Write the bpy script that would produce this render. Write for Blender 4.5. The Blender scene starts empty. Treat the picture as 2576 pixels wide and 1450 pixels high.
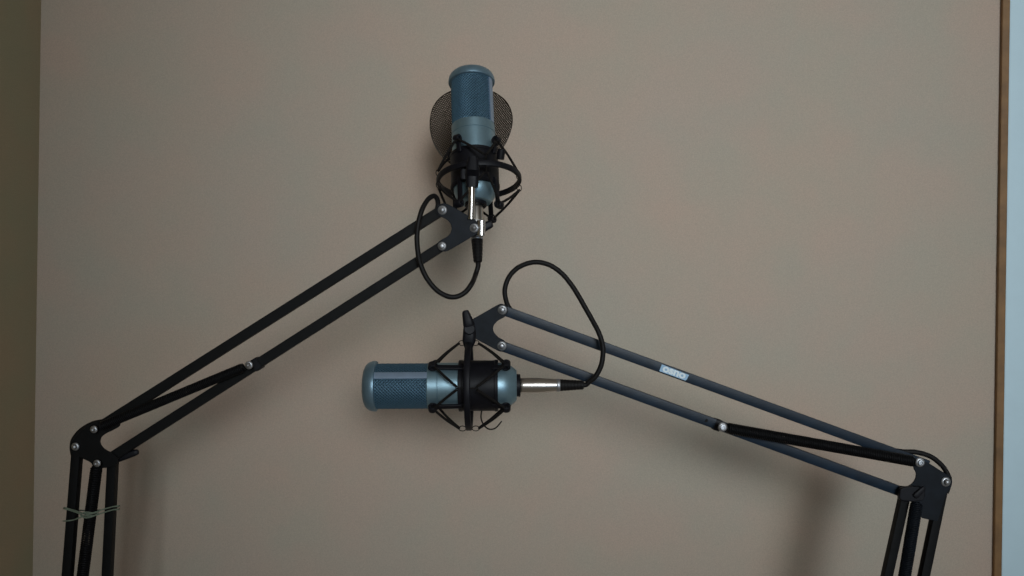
import bpy, math, random
from mathutils import Matrix, Vector, Euler

random.seed(7)
SC = bpy.context.scene
COL = SC.collection
rad = math.radians

# ------------------------------------------------------------------ camera
D = 0.95                       # metres from the lens to the plane of the arms
UNIT = 0.00043                 # metres per photo unit (2576 across) in that plane
cam_d = bpy.data.cameras.new('camera')
cam_d.sensor_width = 36.0
cam_d.lens = 36.0 * D / (2576 * UNIT)
cam_d.clip_start = 0.01
cam_d.clip_end = 50
cam = bpy.data.objects.new('camera', cam_d)
COL.objects.link(cam)
CAM_R = Euler((rad(90), 0, 0)).to_matrix() @ Matrix.Rotation(rad(0.85), 3, 'Z')
cam.matrix_world = Matrix.Translation((0, -D, 0)) @ CAM_R.to_4x4()
SC.camera = cam

# ------------------------------------------------------------------ light
w = bpy.data.worlds.new('World')
SC.world = w
w.use_nodes = True
bg = w.node_tree.nodes['Background']
bg.inputs['Color'].default_value = (1.0, 0.90, 0.76, 1)
bg.inputs['Strength'].default_value = 0.100


def area(name, loc, target, sx, sy, power, color, spread=180):
    d = bpy.data.lights.new(name, 'AREA')
    d.shape = 'RECTANGLE'
    d.size, d.size_y = sx, sy
    d.energy = power
    d.color = color
    d.spread = rad(spread)
    o = bpy.data.objects.new(name, d)
    COL.objects.link(o)
    o.location = loc
    o.rotation_euler = (Vector(target) - Vector(loc)).to_track_quat('-Z', 'Y').to_euler()
    return o


area('window_light', (0.75, -3.0, 0.85), (0.25, 0.24, 0.21), 1.5, 1.5, 3.4, (0.89, 0.96, 1.0), 26)
area('added_blue_fill', (1.14, -3.2, -0.50), (0.27, 0.0, -0.1), 1.2, 0.8, 3.2, (0.22, 0.58, 1.0))  # unseen blue lamp, added to lay a gloss on the right arm

SC.view_settings.view_transform = 'Standard'
SC.view_settings.look = 'None'
SC.view_settings.exposure = 0.0
SC.view_settings.gamma = 1.0
SC.view_settings.use_curve_mapping = False

# ------------------------------------------------------------------ helpers
MM = 0.001


def P(x, y, depth=0.0):
    """point in the upright plane Y = depth that the photo shows at (x, y) of 2576 x 1450"""
    k = 36.0 / cam_d.lens / 2576
    d = CAM_R @ Vector(((x - 1288) * k, -(y - 725) * k, -1))
    s = (depth + D) / d.y
    return Vector((0, -D, 0)) + d * s


WORLD = {}                      # thing -> its matrix


def tag(o, label=None, cat=None, group=None, kind=None):
    if label: o['label'] = label
    if cat: o['category'] = cat
    if group: o['group'] = group
    if kind: o['kind'] = kind
    return o


def thing(name, label, cat, mat4, group=None):
    o = bpy.data.objects.new(name, None)
    o.empty_display_size = 0.02
    COL.objects.link(o)
    o.matrix_world = mat4
    WORLD[o] = mat4.copy()
    return tag(o, label, cat, group)


def mesh(name, verts, faces, mat, parent=None, local=True, smooth=True, kind=None, bevel=0, sharp=35):
    """one mesh object; with local=False the vertices are given in world space"""
    if parent is not None and not local:
        inv = WORLD[parent].inverted()
        verts = [inv @ Vector(v) for v in verts]
    me = bpy.data.meshes.new(name)
    me.from_pydata([tuple(v) for v in verts], [], faces)
    me.update()
    me.materials.append(mat)
    o = bpy.data.objects.new(name, me)
    COL.objects.link(o)
    if parent is not None:
        o.parent = parent
        WORLD[o] = WORLD[parent]
    if smooth:
        for p in me.polygons:
            p.use_smooth = True
        try:
            me.set_sharp_from_angle(angle=rad(sharp))
        except Exception:
            pass
    if bevel:
        b = o.modifiers.new('bevel', 'BEVEL')
        b.width = bevel
        b.segments = 2
        b.limit_method = 'ANGLE'
        b.angle_limit = rad(40)
    if kind:
        o['kind'] = kind
    return o


class MB:
    """collects shapes for one mesh"""

    def __init__(self):
        self.v, self.f = [], []

    def add(self, vf):
        n = len(self.v)
        self.v += [Vector(a) for a in vf[0]]
        self.f += [tuple(i + n for i in q) for q in vf[1]]
        return self

    def make(self, name, mat, parent=None, **k):
        return mesh(name, self.v, self.f, mat, parent, **k)


def smooth_path(pts, n=8):
    pts = [Vector(p) for p in pts]
    out = []
    for i in range(len(pts) - 1):
        p0 = pts[max(i - 1, 0)]
        p1, p2 = pts[i], pts[i + 1]
        p3 = pts[min(i + 2, len(pts) - 1)]
        for k in range(n):
            t = k / n
            out.append(0.5 * ((2 * p1) + (p2 - p0) * t + (2 * p0 - 5 * p1 + 4 * p2 - p3) * t * t
                              + (3 * p1 - p0 - 3 * p2 + p3) * t ** 3))
    out.append(pts[-1])
    return out


def sweep(path, prof, up=None, radii=None, cap=True, closed=False):
    """profile (list of 2-D points) swept along a path"""
    path = [Vector(p) for p in path]
    n, m = len(path), len(prof)
    verts, faces = [], []
    prev = None
    for i in range(n):
        if closed:
            t = path[(i + 1) % n] - path[i - 1]
        else:
            t = path[min(i + 1, n - 1)] - path[max(i - 1, 0)]
        t.normalize()
        if up is not None:
            b = Vector(up)
        elif prev is None:
            b = Vector((0, 1, 0)) if abs(t.y) < 0.9 else Vector((1, 0, 0))
        else:
            b = prev
        b = (b - t * b.dot(t)).normalized()
        prev = b
        a = t.cross(b)
        s = radii[i] if radii else 1.0
        for (u, v) in prof:
            verts.append(path[i] + a * u * s + b * v * s)
    rng = n if closed else n - 1
    for i in range(rng):
        j = (i + 1) % n
        for k in range(m):
            l = (k + 1) % m
            faces.append((i * m + k, i * m + l, j * m + l, j * m + k))
    if cap and not closed:
        faces.append(tuple(reversed(range(m))))
        faces.append(tuple(range((n - 1) * m, n * m)))
    return verts, faces


def circ(r, n=10):
    return [(r * math.cos(2 * math.pi * k / n), r * math.sin(2 * math.pi * k / n)) for k in range(n)]


def rrect(wd, ht, r, n=3):
    out = []
    for cx, cy, a0 in ((1, 1, 0), (-1, 1, 90), (-1, -1, 180), (1, -1, 270)):
        for k in range(n + 1):
            a = rad(a0 + 90 * k / n)
            out.append((cx * (wd / 2 - r) + r * math.cos(a), cy * (ht / 2 - r) + r * math.sin(a)))
    return out


def lathe(prof, n=48, cap0=True, cap1=True):
    """profile of (r, z) round the local z axis"""
    verts, faces = [], []
    m = len(prof)
    for k in range(n):
        a = 2 * math.pi * k / n
        for r, z in prof:
            verts.append((r * math.cos(a), r * math.sin(a), z))
    for k in range(n):
        l = (k + 1) % n
        for i in range(m - 1):
            faces.append((k * m + i, l * m + i, l * m + i + 1, k * m + i + 1))
    if cap0 and prof[0][0] > 1e-6:
        faces.append(tuple(reversed([k * m for k in range(n)])))
    if cap1 and prof[-1][0] > 1e-6:
        faces.append(tuple(k * m + m - 1 for k in range(n)))
    return verts, faces


def xf(vf, m):
    return [m @ Vector(v) for v in vf[0]], vf[1]


def frame_z(origin, zdir, ref=(0, -1, 0), roll=0.0):
    """matrix whose z runs along zdir and whose x turns towards ref"""
    z = Vector(zdir).normalized()
    x = Vector(ref)
    x = (x - z * x.dot(z)).normalized()
    y = z.cross(x)
    m = Matrix((x, y, z)).transposed().to_4x4()
    return Matrix.Translation(origin) @ m @ Matrix.Rotation(roll, 4, 'Z')


def box(x0, x1, y0, y1, z0, z1):
    v = [(x, y, z) for z in (z0, z1) for y in (y0, y1) for x in (x0, x1)]
    f = [(0, 2, 3, 1), (4, 5, 7, 6), (0, 1, 5, 4), (2, 6, 7, 3), (0, 4, 6, 2), (1, 3, 7, 5)]
    return v, f


def plate(pxs, y0, y1):
    """flat plate: an outline in the plane of the arms, from depth y0 (front) to y1"""
    mid = (y0 + y1) / 2
    o = [P(x, y, mid) for x, y in pxs]
    n = len(o)
    v = [(p.x, y0, p.z) for p in o] + [(p.x, y1, p.z) for p in o]
    area2 = sum(o[i].x * o[(i + 1) % n].z - o[(i + 1) % n].x * o[i].z for i in range(n))
    f = [tuple(range(n)), tuple(reversed(range(n, 2 * n)))]
    f += [(i, i + n, (i + 1) % n + n, (i + 1) % n) for i in range(n)]
    if area2 < 0:
        f = [tuple(reversed(q)) for q in f]
    return v, f


def rounded(pxs, n=4, k=0.35):
    """rounds the corners of an outline"""
    out = []
    m = len(pxs)
    for i in range(m):
        a, b, c = (Vector(pxs[i - 1]), Vector(pxs[i]), Vector(pxs[(i + 1) % m]))
        p, q = b + (a - b) * k, b + (c - b) * k
        for t in range(n + 1):
            t /= n
            out.append(tuple(p * (1 - t) ** 2 + b * 2 * t * (1 - t) + q * t * t))
    return out


# ------------------------------------------------------------------ materials
def new_mat(name):
    m = bpy.data.materials.new(name)
    m.use_nodes = True
    nt = m.node_tree
    return m, nt, nt.nodes['Principled BSDF']


def noise(nt, scale, detail=4, rough=0.6, vec=None):
    n = nt.nodes.new('ShaderNodeTexNoise')
    n.inputs['Scale'].default_value = scale
    n.inputs['Detail'].default_value = detail
    n.inputs['Roughness'].default_value = rough
    if vec is None:
        tc = nt.nodes.new('ShaderNodeTexCoord')
        vec = tc.outputs['Object']
    nt.links.new(vec, n.inputs['Vector'])
    return n


def ramp(nt, fac, stops):
    r = nt.nodes.new('ShaderNodeValToRGB')
    e = r.color_ramp.elements
    e[0].position, e[0].color = stops[0][0], (*stops[0][1], 1)
    e[1].position, e[1].color = stops[-1][0], (*stops[-1][1], 1)
    for p, c in stops[1:-1]:
        x = e.new(p)
        x.color = (*c, 1)
    nt.links.new(fac, r.inputs['Fac'])
    return r


def mixc(nt, a, b, fac, mode='MIX'):
    m = nt.nodes.new('ShaderNodeMix')
    m.data_type = 'RGBA'
    m.blend_type = mode
    for sock, v in ((m.inputs['Factor'], fac), (m.inputs['A'], a), (m.inputs['B'], b)):
        if hasattr(v, 'is_output') or hasattr(v, 'links'):
            nt.links.new(v, sock)
        elif isinstance(v, (int, float)):
            sock.default_value = v
        else:
            sock.default_value = (*v, 1)
    return m.outputs['Result']


def bump(nt, bsdf, height, strength, dist):
    b = nt.nodes.new('ShaderNodeBump')
    b.inputs['Strength'].default_value = strength
    b.inputs['Distance'].default_value = dist
    nt.links.new(height, b.inputs['Height'])
    nt.links.new(b.outputs['Normal'], bsdf.inputs['Normal'])


def simple(name, col, rough=0.5, metal=0.0, var=0.25, scale=60, bstr=0.0, bscale=400, spec=0.5, coat=0.0):
    m, nt, b = new_mat(name)
    n = noise(nt, scale, 5)
    lo = tuple(c * (1 - var) for c in col)
    hi = tuple(min(1, c * (1 + var)) for c in col)
    r = ramp(nt, n.outputs['Fac'], [(0.3, lo), (0.7, hi)])
    nt.links.new(r.outputs['Color'], b.inputs['Base Color'])
    b.inputs['Metallic'].default_value = metal
    b.inputs['Specular IOR Level'].default_value = spec
    b.inputs['Coat Weight'].default_value = coat
    n2 = noise(nt, scale * 0.6, 4)
    rr = nt.nodes.new('ShaderNodeMapRange')
    rr.inputs['To Min'].default_value = max(0.03, rough - 0.07)
    rr.inputs['To Max'].default_value = rough + 0.07
    nt.links.new(n2.outputs['Fac'], rr.inputs['Value'])
    nt.links.new(rr.outputs['Result'], b.inputs['Roughness'])
    if bstr:
        n3 = noise(nt, bscale, 3)
        bump(nt, b, n3.outputs['Fac'], bstr, 0.0006)
    return m


def wall_mat(name, a, b_, c, seed):
    """painted plaster: faint uneven tint, fine grain of the roller"""
    m, nt, b = new_mat(name)
    tc = nt.nodes.new('ShaderNodeTexCoord')
    mp = nt.nodes.new('ShaderNodeMapping')
    mp.inputs['Location'].default_value = (seed, seed * 1.7, seed * 0.6)
    nt.links.new(tc.outputs['Object'], mp.inputs['Vector'])
    v = mp.outputs['Vector']
    n1 = noise(nt, 4.5, 3, 0.5, v)
    base = ramp(nt, n1.outputs['Fac'], [(0.30, a), (0.5, b_), (0.70, c)]).outputs['Color']
    n2 = noise(nt, 11, 4, 0.55, v)
    pink = ramp(nt, n2.outputs['Fac'], [(0.35, (0.96, 1.0, 0.99)), (0.65, (1.04, 0.99, 0.98))]).outputs['Color']
    base = mixc(nt, base, pink, 1.0, 'MULTIPLY')
    n3 = noise(nt, 620, 2, 0.7, v)
    grain = ramp(nt, n3.outputs['Fac'], [(0.25, (0.88, 0.88, 0.88)), (0.75, (1.11, 1.11, 1.11))]).outputs['Color']
    base = mixc(nt, base, grain, 1.0, 'MULTIPLY')
    nt.links.new(base, b.inputs['Base Color'])
    b.inputs['Roughness'].default_value = 0.85
    b.inputs['Specular IOR Level'].default_value = 0.25
    n4 = noise(nt, 330, 4, 0.65, v)
    bump(nt, b, n4.outputs['Fac'], 0.35, 0.0008)
    return m


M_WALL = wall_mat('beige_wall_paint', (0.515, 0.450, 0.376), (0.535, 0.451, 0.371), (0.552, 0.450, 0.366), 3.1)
M_SIDE = wall_mat('shade_toned_side_wall', (0.40, 0.375, 0.255), (0.43, 0.37, 0.25), (0.455, 0.365, 0.245), 9.4)  # the side wall's shade is put into a darker olive base
M_WHITE = simple('pale_blue_white_paint', (0.67, 0.88, 0.98), 0.5, 0, 0.02, 30, 0.1, 200)
M_BROWN = simple('brown_band_finish', (0.245, 0.128, 0.045), 0.55, 0, 0.25, 35, 0.2, 150)
M_BLACK = simple('black_powder_coat', (0.004, 0.0042, 0.0045), 0.6, 0.0, 0.35, 90, 0.25, 900, 0.2)
M_BLUESHEEN = simple('black_coat_blue_sheen', (0.004, 0.014, 0.029), 0.40, 0.0, 0.3, 90, 0.15, 900, 0.25)  # black coat with the blue reflection put into its base colour
M_SLATE = simple('slate_black_powder_coat', (0.006, 0.009, 0.014), 0.55, 0.0, 0.3, 90, 0.25, 900, 0.2)
M_SPRING = simple('black_spring_steel', (0.005, 0.005, 0.006), 0.5, 0.0, 0.4, 200, 0, 400, 0.2)
M_PLASTIC = simple('black_moulded_plastic', (0.006, 0.006, 0.009), 0.5, 0.0, 0.3, 120, 0.1, 700, 0.25)
M_RUBBER = simple('black_cable_rubber', (0.008, 0.007, 0.007), 0.55, 0.0, 0.3, 150, 0.1, 900, 0.25)
M_CORD = simple('dark_elastic_cord', (0.012, 0.010, 0.009), 0.85, 0.0, 0.4, 400, 0.4, 2500, 0.2)
M_CHROME = simple('chrome', (0.72, 0.71, 0.70), 0.16, 1.0, 0.05, 80)
M_STEEL = simple('zinc_steel', (0.50, 0.51, 0.53), 0.45, 0.95, 0.12, 300)
M_NICKEL = simple('satin_nickel', (0.62, 0.58, 0.53), 0.30, 1.0, 0.06, 120)
M_MIC = simple('blue_grey_satin_metal', (0.24, 0.365, 0.43), 0.40, 0.70, 0.05, 180, 0.12, 1800)
M_CAP = simple('blue_grey_cap_metal', (0.20, 0.31, 0.39), 0.42, 0.65, 0.06, 180, 0.12, 1800)
M_RIB = simple('pale_lilac_grey_metal', (0.34, 0.45, 0.60), 0.42, 0.60, 0.05, 180, 0.1, 1800)
M_GRILLE = simple('blue_grille_wire', (0.10, 0.20, 0.28), 0.42, 0.6, 0.10, 300)
M_CORE = simple('dark_blue_inner_mesh', (0.012, 0.035, 0.060), 0.7, 0.0, 0.2, 300)
M_SCREEN = simple('dark_brown_screen_wire', (0.034, 0.024, 0.014), 0.5, 0.4, 0.2, 300)
M_STRING = simple('pale_green_string', (0.20, 0.245, 0.185), 0.9, 0.0, 0.2, 500, 0.5, 3000, 0.2)
M_STICKER = simple('pale_blue_sticker', (0.34, 0.56, 0.78), 0.45, 0, 0.04, 200)
M_PRINT = simple('white_print', (0.82, 0.93, 1.0), 0.45, 0, 0.03, 200)
M_HOLE = simple('dark_hole', (0.006, 0.006, 0.007), 0.9, 0, 0.2)

# ------------------------------------------------------------------ setting
WY = 0.24                                        # the wall stands this far behind the arms
cl = P(93, 725, WY).x                            # room corner on the left
cr = P(2506, 725, WY).x
mesh('wall', *box(cl - 0.02, 1.7, WY, WY + 0.1, -1.4, 1.5), M_WALL, smooth=False)['kind'] = 'structure'
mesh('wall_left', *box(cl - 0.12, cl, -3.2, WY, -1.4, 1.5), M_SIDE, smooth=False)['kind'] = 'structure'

band = mesh('brown_band', *box(cr, P(2531, 725, WY - 0.006).x, WY - 0.006, WY - 0.0003, -1.4, 1.5), M_BROWN,
            smooth=False, bevel=0.001)  # flat brown upright strip, slightly proud of the wall
tag(band, 'narrow dark brown upright trim between the beige wall and the pale panel', 'band')

pt = thing('door_panel', 'pale blue-white upright panel along the right edge of the photo', 'panel',
           Matrix.Translation((cr + 0.015, WY - 0.004, -1.4)))
px0 = P(2531, 725, WY - 0.006).x + 0.0004
x = px0
for k, wd in enumerate((0.042, 0.055, 0.30, 0.30)):   # stile, moulding and boards with fine joints
    y0 = WY - 0.0045 + (0.0, 0.0008, 0.0014, 0.0014)[k]
    mesh('board', *box(x, x + wd - 0.0012, y0, WY - 0.0004, -1.4, 1.5), M_WHITE, pt, local=False, smooth=False,
         bevel=0.0015)
    x += wd

# ------------------------------------------------------------------ microphones
def microphone(mat4, label, group):
    t = thing('microphone', label, 'microphone', mat4, group)
    mm = lambda pr: [(r * MM, z * MM) for r, z in pr]
    # body: tail, barrel with seam, collar
    mesh('body', *lathe(mm([(0, 0), (15.4, 0), (16.6, 0.4), (17.6, 1.6), (20.6, 5.5), (22.8, 9.5), (24.1, 14), (24.8, 20),
                            (24.8, 83.2), (24.2, 83.5), (24.2, 84.2), (24.8, 84.5), (24.9, 94.5), (24.4, 95.2),
                            (22.5, 95.2)]), 64, False, False), M_MIC, t, sharp=28)
    mesh('socket_collar', *lathe(mm([(12.2, 0.4), (12.2, -3.2), (11.4, -4.0), (9, -4.0)]), 40, False, False), M_PLASTIC, t)
    # inner screen and woven outer grille
    core = mesh('inner_screen', *lathe(mm([(22.6, 94.9), (22.6, 151.5)]), 48, False, False), M_CORE, t)
    g = MB()
    nw, steps, twist = 42, 9, 0.98
    prof = circ(0.66 * MM, 5)
    for s in (-1, 1):
        for k in range(nw):
            a0 = 2 * math.pi * k / nw
            pts = []
            for i in range(steps + 1):
                u = i / steps
                a = a0 + s * twist * 2.45 * u
                rr = 23.6 + (0.28 if s > 0 else -0.28)
                pts.append((rr * MM * math.cos(a), rr * MM * math.sin(a), (95.2 + 55.6 * u) * MM))
            g.add(sweep(pts, prof, cap=False))
    g.make('grille', M_GRILLE, t, kind='stuff', sharp=180)
    # the two upright ribs that frame the grille
    for s in (0, 1):
        r = MB()
        n = 6
        h0, h1 = 94.8 * MM, 151 * MM
        vs, fs = [], []
        for z in (h0, h1):
            for rr in (22.8, 25.3):
                for i in range(n + 1):
                    a = math.pi / 2 + s * math.pi + rad(-8.5 + 17 * i / n)
                    vs.append((rr * MM * math.cos(a), rr * MM * math.sin(a), z))
        m = n + 1
        for i in range(n):
            fs.append((m + i, m + i + 1, 3 * m + i + 1, 3 * m + i))
            fs.append((i + 1, i, 2 * m + i, 2 * m + i + 1))
            fs.append((i, i + 1, m + i + 1, m + i))
            fs.append((2 * m + i + 1, 2 * m + i, 3 * m + i, 3 * m + i + 1))
        fs += [(0, m, 3 * m, 2 * m), (m + n, n, 2 * m + n, 3 * m + n)]
        mesh('rib', vs, fs, M_RIB, t, sharp=30)
    mesh('cap', *lathe(mm([(22.4, 150.4), (25.9, 150.4), (26.9, 150.9), (27.1, 151.8), (27.1, 153.6), (26.9, 155.2),
                           (26.2, 157.6), (24.9, 160.0), (22.6, 162.2), (19.4, 163.7), (15.2, 164.6), (8, 165.1), (0, 165.3)]),
                       64, False, False), M_CAP, t, sharp=50)
    return t


# upper microphone leans back; lower one lies level with its cap to the left
UT, UTOP = P(1197, 512, 0.030), P(1186, 198, 0.076)
um = frame_z(UT, UTOP - UT, roll=rad(-25))
microphone(um, 'blue-grey studio microphone standing upright, upper of the two', 'studio microphones')
LT, LTOP = P(1300, 970, -0.004), P(938, 972, -0.004)
lm = frame_z(LT, LTOP - LT, roll=rad(0))
# local x faces the camera, y = z cross x; rib 35 degrees above the camera side
lm = frame_z(LT, LTOP - LT, roll=rad(-57))
microphone(lm, 'blue-grey studio microphone lying on its side, lower of the two', 'studio microphones')


# ------------------------------------------------------------------ shock mounts
RZ, RR = 51.5, 46.0                               # ring height on the axis, ring radius (mm)


def shock_mount(mat4, label, group, spin, sag=0.0):
    t = thing('shock_mount', label, 'shock mount', mat4, group)

    def cyl(r, a, z):
        return Vector((r * MM * math.cos(a), r * MM * math.sin(a), z * MM))

    # sleeve gripping the microphone, with rims
    sl = [(25.0, 20), (27.2, 20), (27.7, 20.6), (27.7, 23.4), (27.1, 24), (27.1, 58), (27.7, 58.6), (27.7, 61.6), (27.2, 62.2),
          (25.0, 62.2)]
    mesh('holder', *lathe([(r * MM, z * MM) for r, z in sl], 56, False, False), M_PLASTIC, t, sharp=35)
    off = Vector((0, sag * MM, 0))                # the ring hangs a little off centre in its cords
    # outer ring: flat strip with rounded edges
    n = 72
    mesh('ring', *xf(lathe(
        [((RR + 1.8) * MM, (RZ - 2.6) * MM), ((RR + 2.0) * MM, (RZ - 1.9) * MM), ((RR + 2.0) * MM, (RZ + 1.9) * MM),
         ((RR + 1.4) * MM, (RZ + 3.1) * MM), ((RR - 0.6) * MM, (RZ + 3.4) * MM), ((RR - 1.8) * MM, (RZ + 2.7) * MM),
         ((RR - 2.0) * MM, RZ * MM), ((RR - 1.8) * MM, (RZ - 2.7) * MM), ((RR - 0.6) * MM, (RZ - 3.4) * MM),
         ((RR + 1.4) * MM, (RZ - 3.1) * MM), ((RR + 1.8) * MM, (RZ - 2.6) * MM)], n, False, False), Matrix.Translation(off)), M_PLASTIC, t, sharp=50)
    # prongs with hooked ends, four towards the cap and four towards the plug
    hooks = {}
    for end in (0, 1):
        for k in range(4):
            a = spin + rad(45 + 90 * k)
            z0, z1 = (60, 86) if end else (22, 14)
            zs = 1 if end else -1
            pr = MB()
            pr.add(sweep([cyl(27.4, a, z0 - 4 * zs), cyl(28.6, a, z0), cyl(29.4, a, z1)], rrect(5.6 * MM, 2.8 * MM, 0.8 * MM),
                         up=tuple(cyl(1, a, 0))))
            # rounded lug with an eye
            lug, c = [], cyl(31.0, a, z1 + 2.5 * zs)
            for q in range(15):
                b = rad(-30 + 300 * q / 14)
                lug.append(c + cyl(3.6, a, 0) * math.cos(b) + Vector((0, 0, 3.9 * MM * math.sin(b) * zs)))
            tang = Vector((-math.sin(a), math.cos(a), 0))
            pr.add(sweep(lug, rrect(2.2 * MM, 7.0 * MM, 0.7 * MM), up=tuple(tang)))
            pr.make('hook', M_PLASTIC, t, sharp=40)
            hooks[(end, k)] = cyl(32.5, a, z1 + 2.0 * zs)
    # elastic cord between the hooks and the ring; wire clips at the ring's edge
    for end in (0, 1):
        zs = 1 if end else -1
        for k in range(4):
            a = spin + rad(90 * k)
            zc = RZ + zs * 10.5
            tip = cyl(RR - 0.4, a, zc) + off
            for s, kk in ((-1, (k - 1) % 4), (1, k)):
                h = hooks[(end, kk)]
                side = Vector((-math.sin(a), math.cos(a), 0)) * (1.6 * s * MM)
                e = tip + side
                mid = (e + h) / 2 + Vector((0, 0, 0.6 * MM * zs)) + cyl(0.8, a, 0)
                over = h + (h - e).normalized() * 1.6 * MM
                mesh('elastic_cord', *sweep(smooth_path([e, mid, h, over], 5), circ(1.45 * MM, 7)), M_CORD, t)
            clip = []
            for q in range(13):
                b = 2 * math.pi * q / 12
                clip.append(off + cyl(RR - 0.2, a, RZ + zs * 7.2) + cyl(2.7, a, 0) * math.cos(b)
                            + Vector((0, 0, 4.0 * MM * math.sin(b))))
            mesh('wire_clip', *sweep(clip, circ(0.5 * MM, 5), cap=False), M_CORD, t)
    return t


sm_u = shock_mount(frame_z(UT + (UTOP - UT).normalized() * 79 * MM, UT - UTOP), 'black spider shock mount holding the upright upper microphone', 'spider shock mounts',
                   rad(-12), -4.5)
sm_l = shock_mount(frame_z(LT, LTOP - LT), 'black spider shock mount holding the lower microphone that lies on its side',
                   'spider shock mounts', rad(3))

# loose end of cord hanging under the lower mount
mesh('cord_end', *sweep(smooth_path([P(1212, 1032, -0.01), P(1210, 1050, -0.012), P(1216, 1068, -0.012), P(1230, 1080, -0.01),
                                     P(1247, 1077, -0.008), P(1262, 1060, -0.006)], 6), circ(0.8 * MM, 6)), M_CORD, sm_l, local=False)
# sockets: upper one below the ring's near side, lower one above the ring
sk = MB()
ringf = WORLD[sm_u] @ Vector(((RR + 1.0) * MM, 0, RZ * MM))
rodx = P(1187, 467, -0.003)
sk.add(sweep([P(1190, 398, ringf.y - 0.001), P(1189, 425, ringf.y - 0.003), P(1188.5, 440, -0.003), P(1187.5, 472, -0.003)],
             rrect(14.5 * MM, 13 * MM, 4 * MM), up=(0, 1, 0), radii=[0.72, 1.0, 1.0, 0.88]))
sk.make('socket', M_PLASTIC, sm_u, local=False)
bl = MB()
bl.add(sweep([P(1168, 412, 0.004), P(1168, 452, 0.002)], rrect(8 * MM, 7 * MM, 1.5 * MM), up=(0, 1, 0)))
bl.make('clamp_jaw', M_PLASTIC, sm_u, local=False)
mesh('clamp_screw', *sweep([P(1190, 400, -0.011), P(1190, 400, -0.004)], circ(3.0 * MM, 16)), M_PLASTIC, sm_u, local=False)
mesh('clamp_knob', *sweep([P(1262, 375, 0.010), P(1258, 402, 0.012)], circ(4.4 * MM, 14)), M_PLASTIC, sm_u, local=False,
     bevel=0.0008)

sl_ = MB()
sl_.add(sweep([P(1178.5, 876, -0.004), P(1180, 858, -0.004), P(1181, 838, -0.004), P(1180, 812, -0.004), P(1179, 802, -0.004)],
              rrect(14 * MM, 13 * MM, 3.5 * MM), up=(0, 1, 0), radii=[0.62, 1.02, 0.98, 0.80, 0.55]))
sl_.make('socket', M_PLASTIC, sm_l, local=False)

# ------------------------------------------------------------------ pop filter behind the upper microphone
pfc = P(1187.5, 312, 0.118)
pf = thing('pop_filter', 'dark round wire mesh pop filter behind the upright upper microphone', 'pop filter',
           Matrix.Translation(pfc) @ Matrix.Rotation(rad(-14), 4, 'X'))


def pf_inside(x, z):
    """egg-shaped outline, wider below, leaning a little (mm)"""
    c, n = math.cos(rad(12)), math.sin(rad(12))
    u, v = c * x - n * z, n * x + c * z
    return (u / 49.0) ** 2 + (v / (47.0 if v > 0 else 60.0)) ** 2


def pf_pt(x, z):
    """the screen is bowed: its sides come forward round the microphone"""
    return Vector((x * MM, (-0.0058 * x * x - 0.001 * z * z) * MM, z * MM))


scr = MB()
step = 2.05
wire = circ(0.62 * MM, 5)
for ang in (32, -58):
    ca, sa = math.cos(rad(ang)), math.sin(rad(ang))
    k = -32
    while k <= 32:
        run = []
        off = k * step
        for i in range(-60, 61):
            u = i * 1.2
            x_, z_ = ca * u - sa * off, sa * u + ca * off
            if pf_inside(x_, z_) <= 1.0:
                run.append(pf_pt(x_, z_) + Vector((0, (0.25 if ang > 0 else -0.25) * MM, 0)))
        if len(run) > 2:
            scr.add(sweep(run[::3] + ([run[-1]] if (len(run) - 1) % 3 else []), wire))
        k += 1
scr.make('mesh_screen', M_SCREEN, pf, kind='stuff', sharp=180)
edge = []
for i in range(72):
    a = 2 * math.pi * i / 72
    q = 1 / math.sqrt(pf_inside(math.cos(a), math.sin(a)))
    edge.append(pf_pt(q * math.cos(a), q * math.sin(a)))
mesh('rim', *sweep(edge, circ(0.7 * MM, 6), closed=True), M_SCREEN, pf)
mesh('bracket', *sweep(smooth_path([P(1190, 395, 0.116), P(1192, 425, 0.112), P(1198, 445, 0.100), P(1205, 455, 0.090)], 4),
                       rrect(12 * MM, 2 * MM, 0.8 * MM), up=(0, 1, 0)), M_PLASTIC, pf, local=False)


# ------------------------------------------------------------------ boom arms
def bar(t, a, b, width, y, mat, y2=None, name='bar', depth=None):
    depth = depth or width
    pa, pb = P(*a, y), P(*b, y if y2 is None else y2)
    return mesh(name, *sweep([pa, pb], rrect(width, depth, 0.0005), up=(0, 1, 0)), mat, t, local=False, sharp=20)


def spring(t, a, b, r, y, mat=None, y2=None):
    """close-wound coil with a straight hook at each end"""
    pa, pb = P(*a, y), P(*b, y if y2 is None else y2)
    ax = (pb - pa)
    L = ax.length
    ax.normalize()
    u = Vector((0, 1, 0))
    u = (u - ax * u.dot(ax)).normalized()
    v = ax.cross(u)
    wr = 0.85 * MM
    pitch = 1.95 * MM
    n = int((L - 0.010) / pitch)
    pts = [pa]
    for i in range(n * 9):
        th = 2 * math.pi * i / 9
        rr = (r - wr) * min(1.0, 0.35 + i / 14.0, 0.35 + (n * 9 - i) / 14.0)
        pts.append(pa + ax * (0.005 + pitch * i / 9) + (u * math.cos(th) + v * math.sin(th)) * rr)
    pts.append(pb)
    return mesh('spring', *sweep(pts, circ(wr, 5)), mat or M_SPRING, t, local=False, sharp=180)


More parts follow.
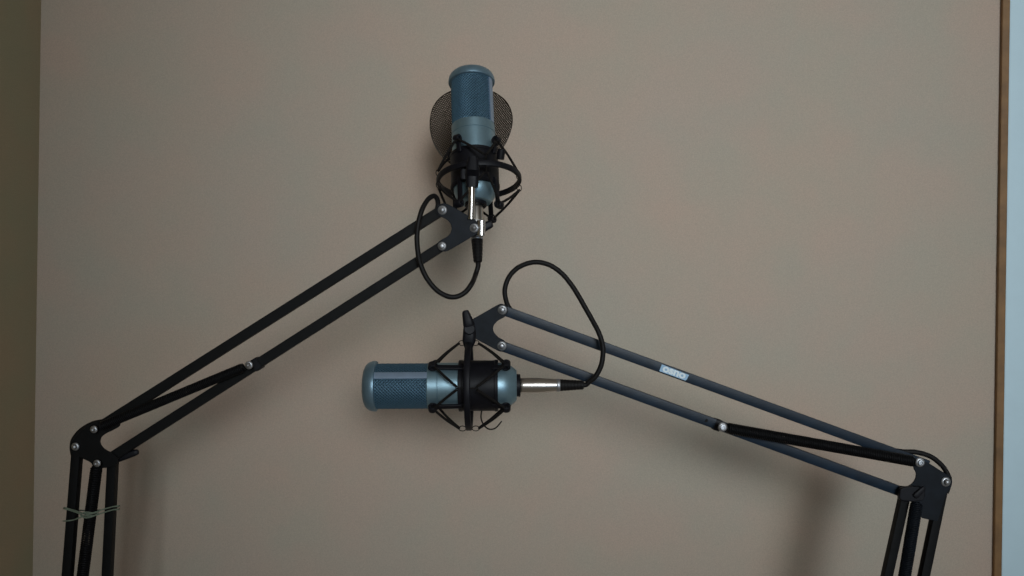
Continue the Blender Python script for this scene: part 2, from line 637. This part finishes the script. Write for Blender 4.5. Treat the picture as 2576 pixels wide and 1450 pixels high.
def bolt(t, c, r, y, dome=0.35, mat=None, slot=False, name='bolt'):
    """washer, domed head and recess on the face of a plate; axis towards the camera"""
    m = frame_z(P(*c, y), (0, -1, 0), ref=(1, 0, 0))
    r1 = r * 0.64
    prof = [(r, -0.0006), (r, 0.0002), (r * 0.93, 0.0006), (r1 * 1.04, 0.0012), (r1, 0.0012), (r1, 0.0012 + r * 0.28),
            (r1 * 0.86, 0.0012 + r * (0.28 + dome * 0.5)), (r1 * 0.5, 0.0012 + r * (0.28 + dome * 0.85)),
            (0, 0.0012 + r * (0.28 + dome))]
    if slot:
        prof = prof[:-3] + [(r1 * 0.88, 0.0012 + r * 0.40), (r1 * 0.52, 0.0012 + r * 0.42), (r1 * 0.48, 0.0012 + r * 0.16),
                            (0, 0.0012 + r * 0.16)]
    return mesh(name, *xf(lathe(prof, 20, False, False), m), mat or M_STEEL, t, local=False, sharp=40)


def lever(t, a, b, y, w0, w1, mat=M_PLASTIC, y2=None):
    pa, pb = P(*a, y), P(*b, y if y2 is None else y2)
    d = pb - pa
    pts = [pa + d * k for k in (0, 0.15, 0.5, 0.85, 0.96, 1.0)]
    return mesh('lever', *sweep(pts, rrect(1.0, 0.7, 0.3, 4), up=(0, 1, 0),
                                radii=[w0 * 0.8, w0, (w0 + w1) / 2, w1, w1 * 0.8, w1 * 0.35]), mat, t, local=False)


ARMS = 'scissor boom arms'
# ---- left arm
YL = 0.004
la = thing('boom_arm', 'black scissor boom arm on the left carrying the upper microphone', 'boom arm',
           Matrix.Translation(P(220, 1700, YL)), ARMS)
WL = 10.6 * MM
bar(la, (1113, 529), (238, 1083), WL, YL, M_BLACK)
bar(la, (1112, 620), (282, 1150), WL, YL, M_BLACK)
for s in (-1, 1):
    spring(la, (626, 919), (238, 1080), 5.4 * MM, YL + s * 0.0125)
bar(la, (196, 1123), (150.5, 1700), 9.4 * MM, YL, M_BLACK)
bar(la, (285, 1150), (258.5, 1700), 9.4 * MM, YL, M_BLACK)
for s in (-1, 1):
    spring(la, (245, 1160), (184, 1640), 6.4 * MM, YL + s * 0.011)

head = [(1098, 524), (1106, 514), (1120, 511), (1140, 521), (1173, 540), (1199, 556), (1207, 567), (1208, 577), (1201, 589), (1183, 599),
        (1124, 634), (1110, 633), (1101, 625), (1101, 611), (1111, 603), (1125, 596), (1133, 588), (1136.5, 576), (1134, 564), (1126, 554),
        (1114, 548), (1103, 542), (1098, 534)]
for s in (-1, 1):
    yy = YL + s * 0.0072
    mesh('head_plate', *plate(rounded(head, 2, 0.3), yy - 0.0009, yy + 0.0009), M_SLATE, la, local=False, smooth=False, bevel=0.0004)
fr = YL - 0.0083
bolt(la, (1113, 529), 11.5 * UNIT, fr)
bolt(la, (1112, 619.5), 11.0 * UNIT, fr, dome=0.2)
bolt(la, (1193, 574), 11.5 * UNIT, fr, dome=0.6)
elbow = [(300, 1050), (276, 1052), (250, 1060), (219, 1073), (194, 1094), (180, 1112), (177, 1128), (184, 1142), (208, 1154), (229, 1163),
         (236, 1176), (252, 1178), (275, 1177), (297, 1168), (297, 1152), (283, 1140), (266, 1132), (255, 1121), (252, 1110), (256, 1099),
         (266, 1091), (282, 1084), (304, 1072)]
for s in (-1, 1):
    yy = YL + s * 0.0078
    mesh('elbow_plate', *plate(rounded(elbow, 2, 0.3), yy - 0.0009, yy + 0.0009), M_BLACK, la, local=False, smooth=False, bevel=0.0004)
bolt(la, (236, 1081), 9 * UNIT, YL - 0.0195, dome=0.7)
bolt(la, (189.5, 1124), 10 * UNIT, YL - 0.0090, dome=0.5)
bolt(la, (244, 1166), 9 * UNIT, YL - 0.0185, dome=0.8)
bolt(la, (626, 919), 10 * UNIT, YL - 0.0195, dome=0.8)
mesh('spring_pin', *sweep([P(626, 919, YL - 0.019), P(626, 919, YL + 0.019)], circ(2.6 * MM, 12)), M_STEEL, la, local=False)
mesh('spring_pin', *sweep([P(238, 1081, YL - 0.019), P(238, 1081, YL + 0.019)], circ(2.6 * MM, 12)), M_STEEL, la, local=False)
mesh('spring_pin', *sweep([P(244, 1166, YL - 0.018), P(244, 1166, YL + 0.018)], circ(2.6 * MM, 12)), M_STEEL, la, local=False)
mesh('clamp', *sweep([P(640, 921, YL), P(655, 911.5, YL)], rrect(13.4 * MM, 13.4 * MM, 1.5 * MM), up=(0, 1, 0)), M_PLASTIC, la, local=False)
lever(la, (276, 1160), (349, 1136), YL + 0.004, 9.5 * MM, 7.5 * MM)
# stud that carries the upper mount
mesh('stud', *sweep([P(1187, 468, -0.003), P(1185.3, 548, -0.003)], circ(3.7 * MM, 28)), M_CHROME, la, local=False)
mesh('stud_washer', *sweep([P(1185.3, 547, -0.003), P(1185.2, 553, -0.003)], circ(4.6 * MM, 24)), M_CHROME, la, local=False, bevel=0.0005)
br = MB()
br.add(sweep([P(1210.5, 555, 0.000), P(1210, 594, 0.000)], rrect(9.0 * MM, 11 * MM, 3.2 * MM, 5), up=(0, 1, 0)))
br.add(plate(rounded([(1184, 552), (1204, 552.5), (1214, 555), (1214, 562), (1184, 561)], 3, 0.25), -0.0015, 0.0050))
br.make('stud_bracket', M_CHROME, la, local=False, bevel=0.0007)
lever(la, (1206, 577), (1239, 562), 0.024, 11 * MM, 9 * MM)

# ---- right arm
YR = 0.016
ra = thing('boom_arm', 'blue-sheened black scissor boom arm on the right carrying the lower microphone', 'boom arm',
           Matrix.Translation(P(2280, 1700, YR)), ARMS)
WR = 10.8 * MM
up_bar = ((1264, 780), (2330, 1169))
bar(ra, *up_bar, WR, YR, M_BLUESHEEN)
bar(ra, (1263, 871), (2292, 1246), WR, YR, M_BLUESHEEN)
for s in (-1, 1):
    spring(ra, (1816, 1075), (2314, 1164), 6.3 * MM, YR + s * 0.0135)
bar(ra, (2371, 1222), (2271, 1700), 9.6 * MM, YR, M_BLACK)
bar(ra, (2277, 1240), (2175, 1700), 9.6 * MM, YR, M_BLACK)
for s in (-1, 1):
    spring(ra, (2308, 1252), (2244, 1640), 6.8 * MM, YR + s * 0.010, M_SLATE)
head = [(1250, 768), (1260, 764), (1273, 767), (1279, 779), (1274, 793), (1268, 799), (1251, 808), (1242.5, 818), (1240, 827), (1243, 837),
        (1253, 849), (1268, 856), (1275, 865), (1274, 876), (1266, 885), (1256, 885), (1230, 871), (1202, 856), (1185, 846), (1180, 828),
        (1184, 806), (1200, 797)]
for s in (-1, 1):
    yy = YR + s * 0.0068
    mesh('head_plate', *plate(rounded(head, 2, 0.3), yy - 0.0009, yy + 0.0009), M_SLATE, ra, local=False, smooth=False, bevel=0.0004)
fr = YR - 0.0078
bolt(ra, (1264, 780), 12.2 * UNIT, fr, dome=0.3)
bolt(ra, (1262.5, 870.5), 12.0 * UNIT, fr, dome=0.3)
elbow = [(2296, 1168), (2305, 1156), (2322, 1157), (2350, 1174), (2377, 1191), (2391, 1202), (2395, 1214), (2391, 1227), (2379, 1243),
         (2362, 1300), (2358, 1312), (2334, 1307), (2314, 1302), (2306, 1262), (2258, 1252), (2261, 1222), (2283, 1224), (2296, 1215),
         (2303, 1203), (2304, 1190), (2298, 1179)]
for s in (-1, 1):
    yy = YR + s * 0.0080
    mesh('elbow_plate', *plate(rounded(elbow, 2, 0.25), yy - 0.0009, yy + 0.0009), M_SLATE, ra, local=False, smooth=False, bevel=0.0004)
bolt(ra, (2314.5, 1163.5), 11.5 * UNIT, YR - 0.0205, dome=0.5, slot=True)
bolt(ra, (2379.5, 1212.5), 12 * UNIT, YR - 0.0092, dome=0.5)
bolt(ra, (1818, 1075), 11.5 * UNIT, YR - 0.0205, dome=0.5, slot=True)
for c in ((1818, 1075), (2314, 1164)):
    mesh('spring_pin', *sweep([P(*c, YR - 0.020), P(*c, YR + 0.020)], circ(2.6 * MM, 12)), M_STEEL, ra, local=False)
mesh('clamp', *sweep([P(1796, 1066, YR), P(1810, 1071, YR)], rrect(12.6 * MM, 12.6 * MM, 1.5 * MM), up=(0, 1, 0)), M_PLASTIC, ra, local=False)
mesh('screw_hole', *sweep([P(1776, 1058, YR - WR / 2 - 0.0002), P(1776, 1058, YR - WR / 2 + 0.002)], circ(2.1 * MM, 16)), M_HOLE, ra, local=False)
# wing screw and jaw in the crook of the elbow
jw = MB()
jw.add(plate(rounded([(2262, 1226), (2300, 1222), (2326, 1230), (2322, 1258), (2296, 1262), (2258, 1258)], 3, 0.3), YR - 0.0155, YR - 0.009))
jw.make('elbow_jaw', M_PLASTIC, ra, local=False, smooth=False, bevel=0.0012)
lever(ra, (2300, 1250), (2326, 1226), YR - 0.016, 7 * MM, 5.5 * MM)
# wing screw at the nose of the head plate
lever(ra, (1181, 822), (1170, 781), -0.010, 12.5 * MM, 8 * MM)
mesh('wing_screw', *sweep([P(1181, 828, -0.013), P(1181, 828, 0.010)], circ(6.2 * MM, 20)), M_PLASTIC, ra, local=False, bevel=0.001)

# sticker with lettering on the upper bar
b0, b1 = P(*up_bar[0], YR), P(*up_bar[1], YR)
along = (b1 - b0).normalized()
upv = Vector((-along.z, 0, along.x))
if upv.z < 0:
    upv = -upv
s0 = P(1661, 927.5, YR - WR / 2)
s1 = P(1729, 951.5, YR - WR / 2)
c0 = b0 + along * (s0 - b0).dot(along)
c1 = b0 + along * (s1 - b0).dot(along)
hh = 3.95 * MM
yf = YR - WR / 2 - 0.00025
q = []
for base, sx in ((c0, 1), (c1, -1)):
    q.append(base)
prof = []
nS = 5
outl = [c0 - upv * hh, c1 - upv * hh - along * 0.0012, c1 - upv * hh * 0.6, c1 + upv * hh * 0.8 + along * 0.0006, c0 + upv * hh]
v = [(p.x, yf, p.z) for p in outl] + [(p.x, yf + 0.0002, p.z) for p in outl]
f = [tuple(range(5)), tuple(reversed(range(5, 10)))] + [(i, i + 5, (i + 1) % 5 + 5, (i + 1) % 5) for i in range(5)]
stk = mesh('sticker', v, f, M_STICKER, ra, local=False, smooth=False)
tag(stk, 'small pale blue sticker with white lettering')
cu = bpy.data.curves.new('lettering', 'FONT')
cu.body = 'osno'
cu.size = 10.0 * MM
cu.offset = 0.45 * MM
cu.extrude = 0.00004
cu.align_x = 'CENTER'
to = bpy.data.objects.new('tmp_text', cu)
COL.objects.link(to)
bpy.context.view_layer.update()
tm = bpy.data.meshes.new_from_object(to.evaluated_get(bpy.context.evaluated_depsgraph_get()))
bpy.data.objects.remove(to)
xs = [vv.co.x for vv in tm.vertices]
ys = [vv.co.y for vv in tm.vertices]
sx = (c1 - c0).length * 0.84 / (max(xs) - min(xs))
sy = 2 * hh * 0.80 / (max(ys) - min(ys))
cx, cy = (max(xs) + min(xs)) / 2, (max(ys) + min(ys)) / 2
cc = (c0 + c1) / 2
vs = []
for vv in tm.vertices:
    p = cc + along * (vv.co.x - cx) * sx + upv * (vv.co.y - cy) * sy
    vs.append(Vector((p.x, yf - 0.0001 - vv.co.z, p.z)))
mesh('lettering', vs, [tuple(p.vertices) for p in tm.polygons], M_PRINT, stk, local=False, smooth=False)

# ------------------------------------------------------------------ cables
CAB = 'microphone cables'


def cord(t, pts, r=2.75 * MM, n=7):
    return mesh('cord', *sweep(smooth_path([P(*p) for p in pts], n), circ(r, 12)), M_RUBBER, t, local=False)


def plug(t, m, shell_len):
    """connector along local -z from the microphone's tail: barrel, ring, ribbed boot"""
    L = shell_len
    sh = [(7.6, -0.2), (7.9, -1), (8.0, -3), (8.0, -L * 0.45), (7.2, -L * 0.75), (6.3, -L), (5.4, -L)]
    mesh('connector_shell', *xf(lathe([(r * MM, z * MM) for r, z in sh], 36, False, False), m), M_NICKEL, t, local=False)
    rg = [(5.4, -L + 0.3), (6.7, -L + 0.2), (7.0, -L - 0.6), (7.0, -L - 3.0), (6.6, -L - 3.7), (5.2, -L - 3.7)]
    mesh('connector_ring', *xf(lathe([(r * MM, z * MM) for r, z in rg], 32, False, False), m), M_STEEL, t, local=False)
    bt = [(5.0, -L - 3.4), (6.0, -L - 3.6)]
    z = -L - 4.2
    for i in range(7):
        r = 6.4 - 0.24 * i
        bt += [(r, z), (r - 0.05, z - 2.7), (r - 0.35, z - 2.9), (r - 0.35, z - 3.3)]
        z -= 3.5
    bt += [(4.1, z), (3.9, z - 0.6), (2.5, z - 0.7)]
    mesh('boot', *xf(lathe([(r * MM, zz * MM) for r, zz in bt], 28, False, False), m), M_RUBBER, t, local=False)
    return m @ Vector((0, 0, (z - 1.5) * MM))


lc = thing('microphone_cable', 'black cable looping below the upper microphone and plugged into its tail', 'cable',
           Matrix.Translation(P(1199, 600, 0.0)), CAB)
mu = frame_z(UT + (UTOP - UT).normalized() * (-4 * MM), (UTOP - UT).normalized() + Vector((0.0, 0.0, 0.0)))
e1 = plug(lc, mu, 36)
k = 36.0 / cam_d.lens / 2576


def to_px(pt):
    d = CAM_R.inverted() @ (pt - Vector((0, -D, 0)))
    return (1288 + d.x / -d.z / k, 725 - d.y / -d.z / k, pt.y)


ex = to_px(e1)
ex2 = to_px(e1 + (UT - UTOP).normalized() * 0.004)
yb = ex[1]
cord(lc, [ex, ex2, (1196, max(692, yb + 14), ex[2] - 0.004), (1187.5, 713, -0.012), (1171, 735, -0.014), (1148, 747, -0.016),
          (1123, 745, -0.018), (1096, 728, -0.020), (1073, 699, -0.020), (1057, 663, -0.018), (1051, 632, -0.016), (1049, 595, -0.015),
          (1053, 559, -0.014), (1062.5, 526, -0.010), (1077, 502, -0.003), (1091, 493.5, 0.003), (1099, 500, 0.006), (1102, 515, 0.008),
          (1098, 532, 0.008)])
cord(lc, [(330, 1024, YL + 0.004), (300, 1047, YL + 0.003), (268, 1059, YL + 0.001), (235, 1066, YL), (206, 1082, YL), (187, 1104, YL),
          (182, 1126, YL), (186, 1150, YL)])

rc = thing('microphone_cable', 'black cable looping above the right arm and plugged into the lower microphone', 'cable',
           Matrix.Translation(P(1350, 965, 0.0)), CAB)
ml = frame_z(LT + (LTOP - LT).normalized() * (-4 * MM), (LTOP - LT).normalized())
e2 = plug(rc, ml, 39)
ex = to_px(e2)
cord(rc, [(ex[0] - 4, ex[1], ex[2]), (ex[0] + 4, ex[1] - 1, ex[2]), (1482, 961, -0.005), (1497.5, 948, -0.007), (1510.5, 924.5, -0.008),
          (1516, 901, -0.008), (1517, 878, -0.008), (1513, 856, -0.006), (1504, 832, -0.004), (1490, 806, 0.0), (1473, 776, 0.003),
          (1456, 746, 0.006), (1438, 718, 0.008), (1414, 689, 0.010), (1382, 667, 0.011), (1345, 660, 0.012), (1308, 671, 0.013),
          (1282, 695, 0.014), (1270, 727, 0.014), (1273, 756, 0.015), (1281, 775, 0.016), (1294, 788, 0.016)])
cord(rc, [(2245, 1133, YR), (2275, 1137, YR), (2305, 1138, YR), (2341, 1149, YR), (2368, 1170, YR), (2384, 1194, YR), (2388, 1214, YR),
          (2380, 1240, YR)])

# ------------------------------------------------------------------ string tied round the left uprights
st = thing('tied_string', 'pale green string tied round the uprights of the left boom arm', 'string',
           Matrix.Translation(P(225, 1290, YL)))
yf_, yb_ = YL - 0.021, YL + 0.021


def loop(pts):
    mesh('strand', *sweep(smooth_path([P(*p) for p in pts], 6), circ(0.75 * MM, 6)), M_STRING, st, local=False)


loop([(300, 1272, YL + 0.010), (299, 1273, YL - 0.006), (285, 1275, YL - 0.010), (262, 1281, YL - 0.018), (240, 1289, yf_), (215, 1293, yf_),
      (195, 1287, YL - 0.014), (175, 1281, YL - 0.009), (164, 1278, YL - 0.007), (161, 1277, YL + 0.008)])
loop([(300, 1280, YL + 0.010), (298, 1282, YL - 0.006), (284, 1283, YL - 0.010), (260, 1290, YL - 0.0185), (238, 1297, yf_), (212, 1298, yf_),
      (196, 1291, YL - 0.015), (176, 1284, YL - 0.0095), (163, 1281, YL - 0.007), (160, 1280, YL + 0.008)])
loop([(250, 1287, YL - 0.020), (235, 1292, yf_), (218, 1296, yf_), (200, 1303, YL - 0.014), (182, 1309, YL - 0.009), (163, 1311, YL - 0.007),
      (159, 1311, YL + 0.008)])
loop([(248, 1292, YL - 0.0200), (232, 1300, yf_), (214, 1303, yf_), (203, 1296, yf_), (214, 1289, yf_ - 0.001), (236, 1291, yf_ - 0.0008)])
loop([(160, 1278, YL + 0.008), (175, 1282, yb_ - 0.01), (230, 1285, yb_), (280, 1280, yb_ - 0.01), (300, 1274, YL + 0.010)])
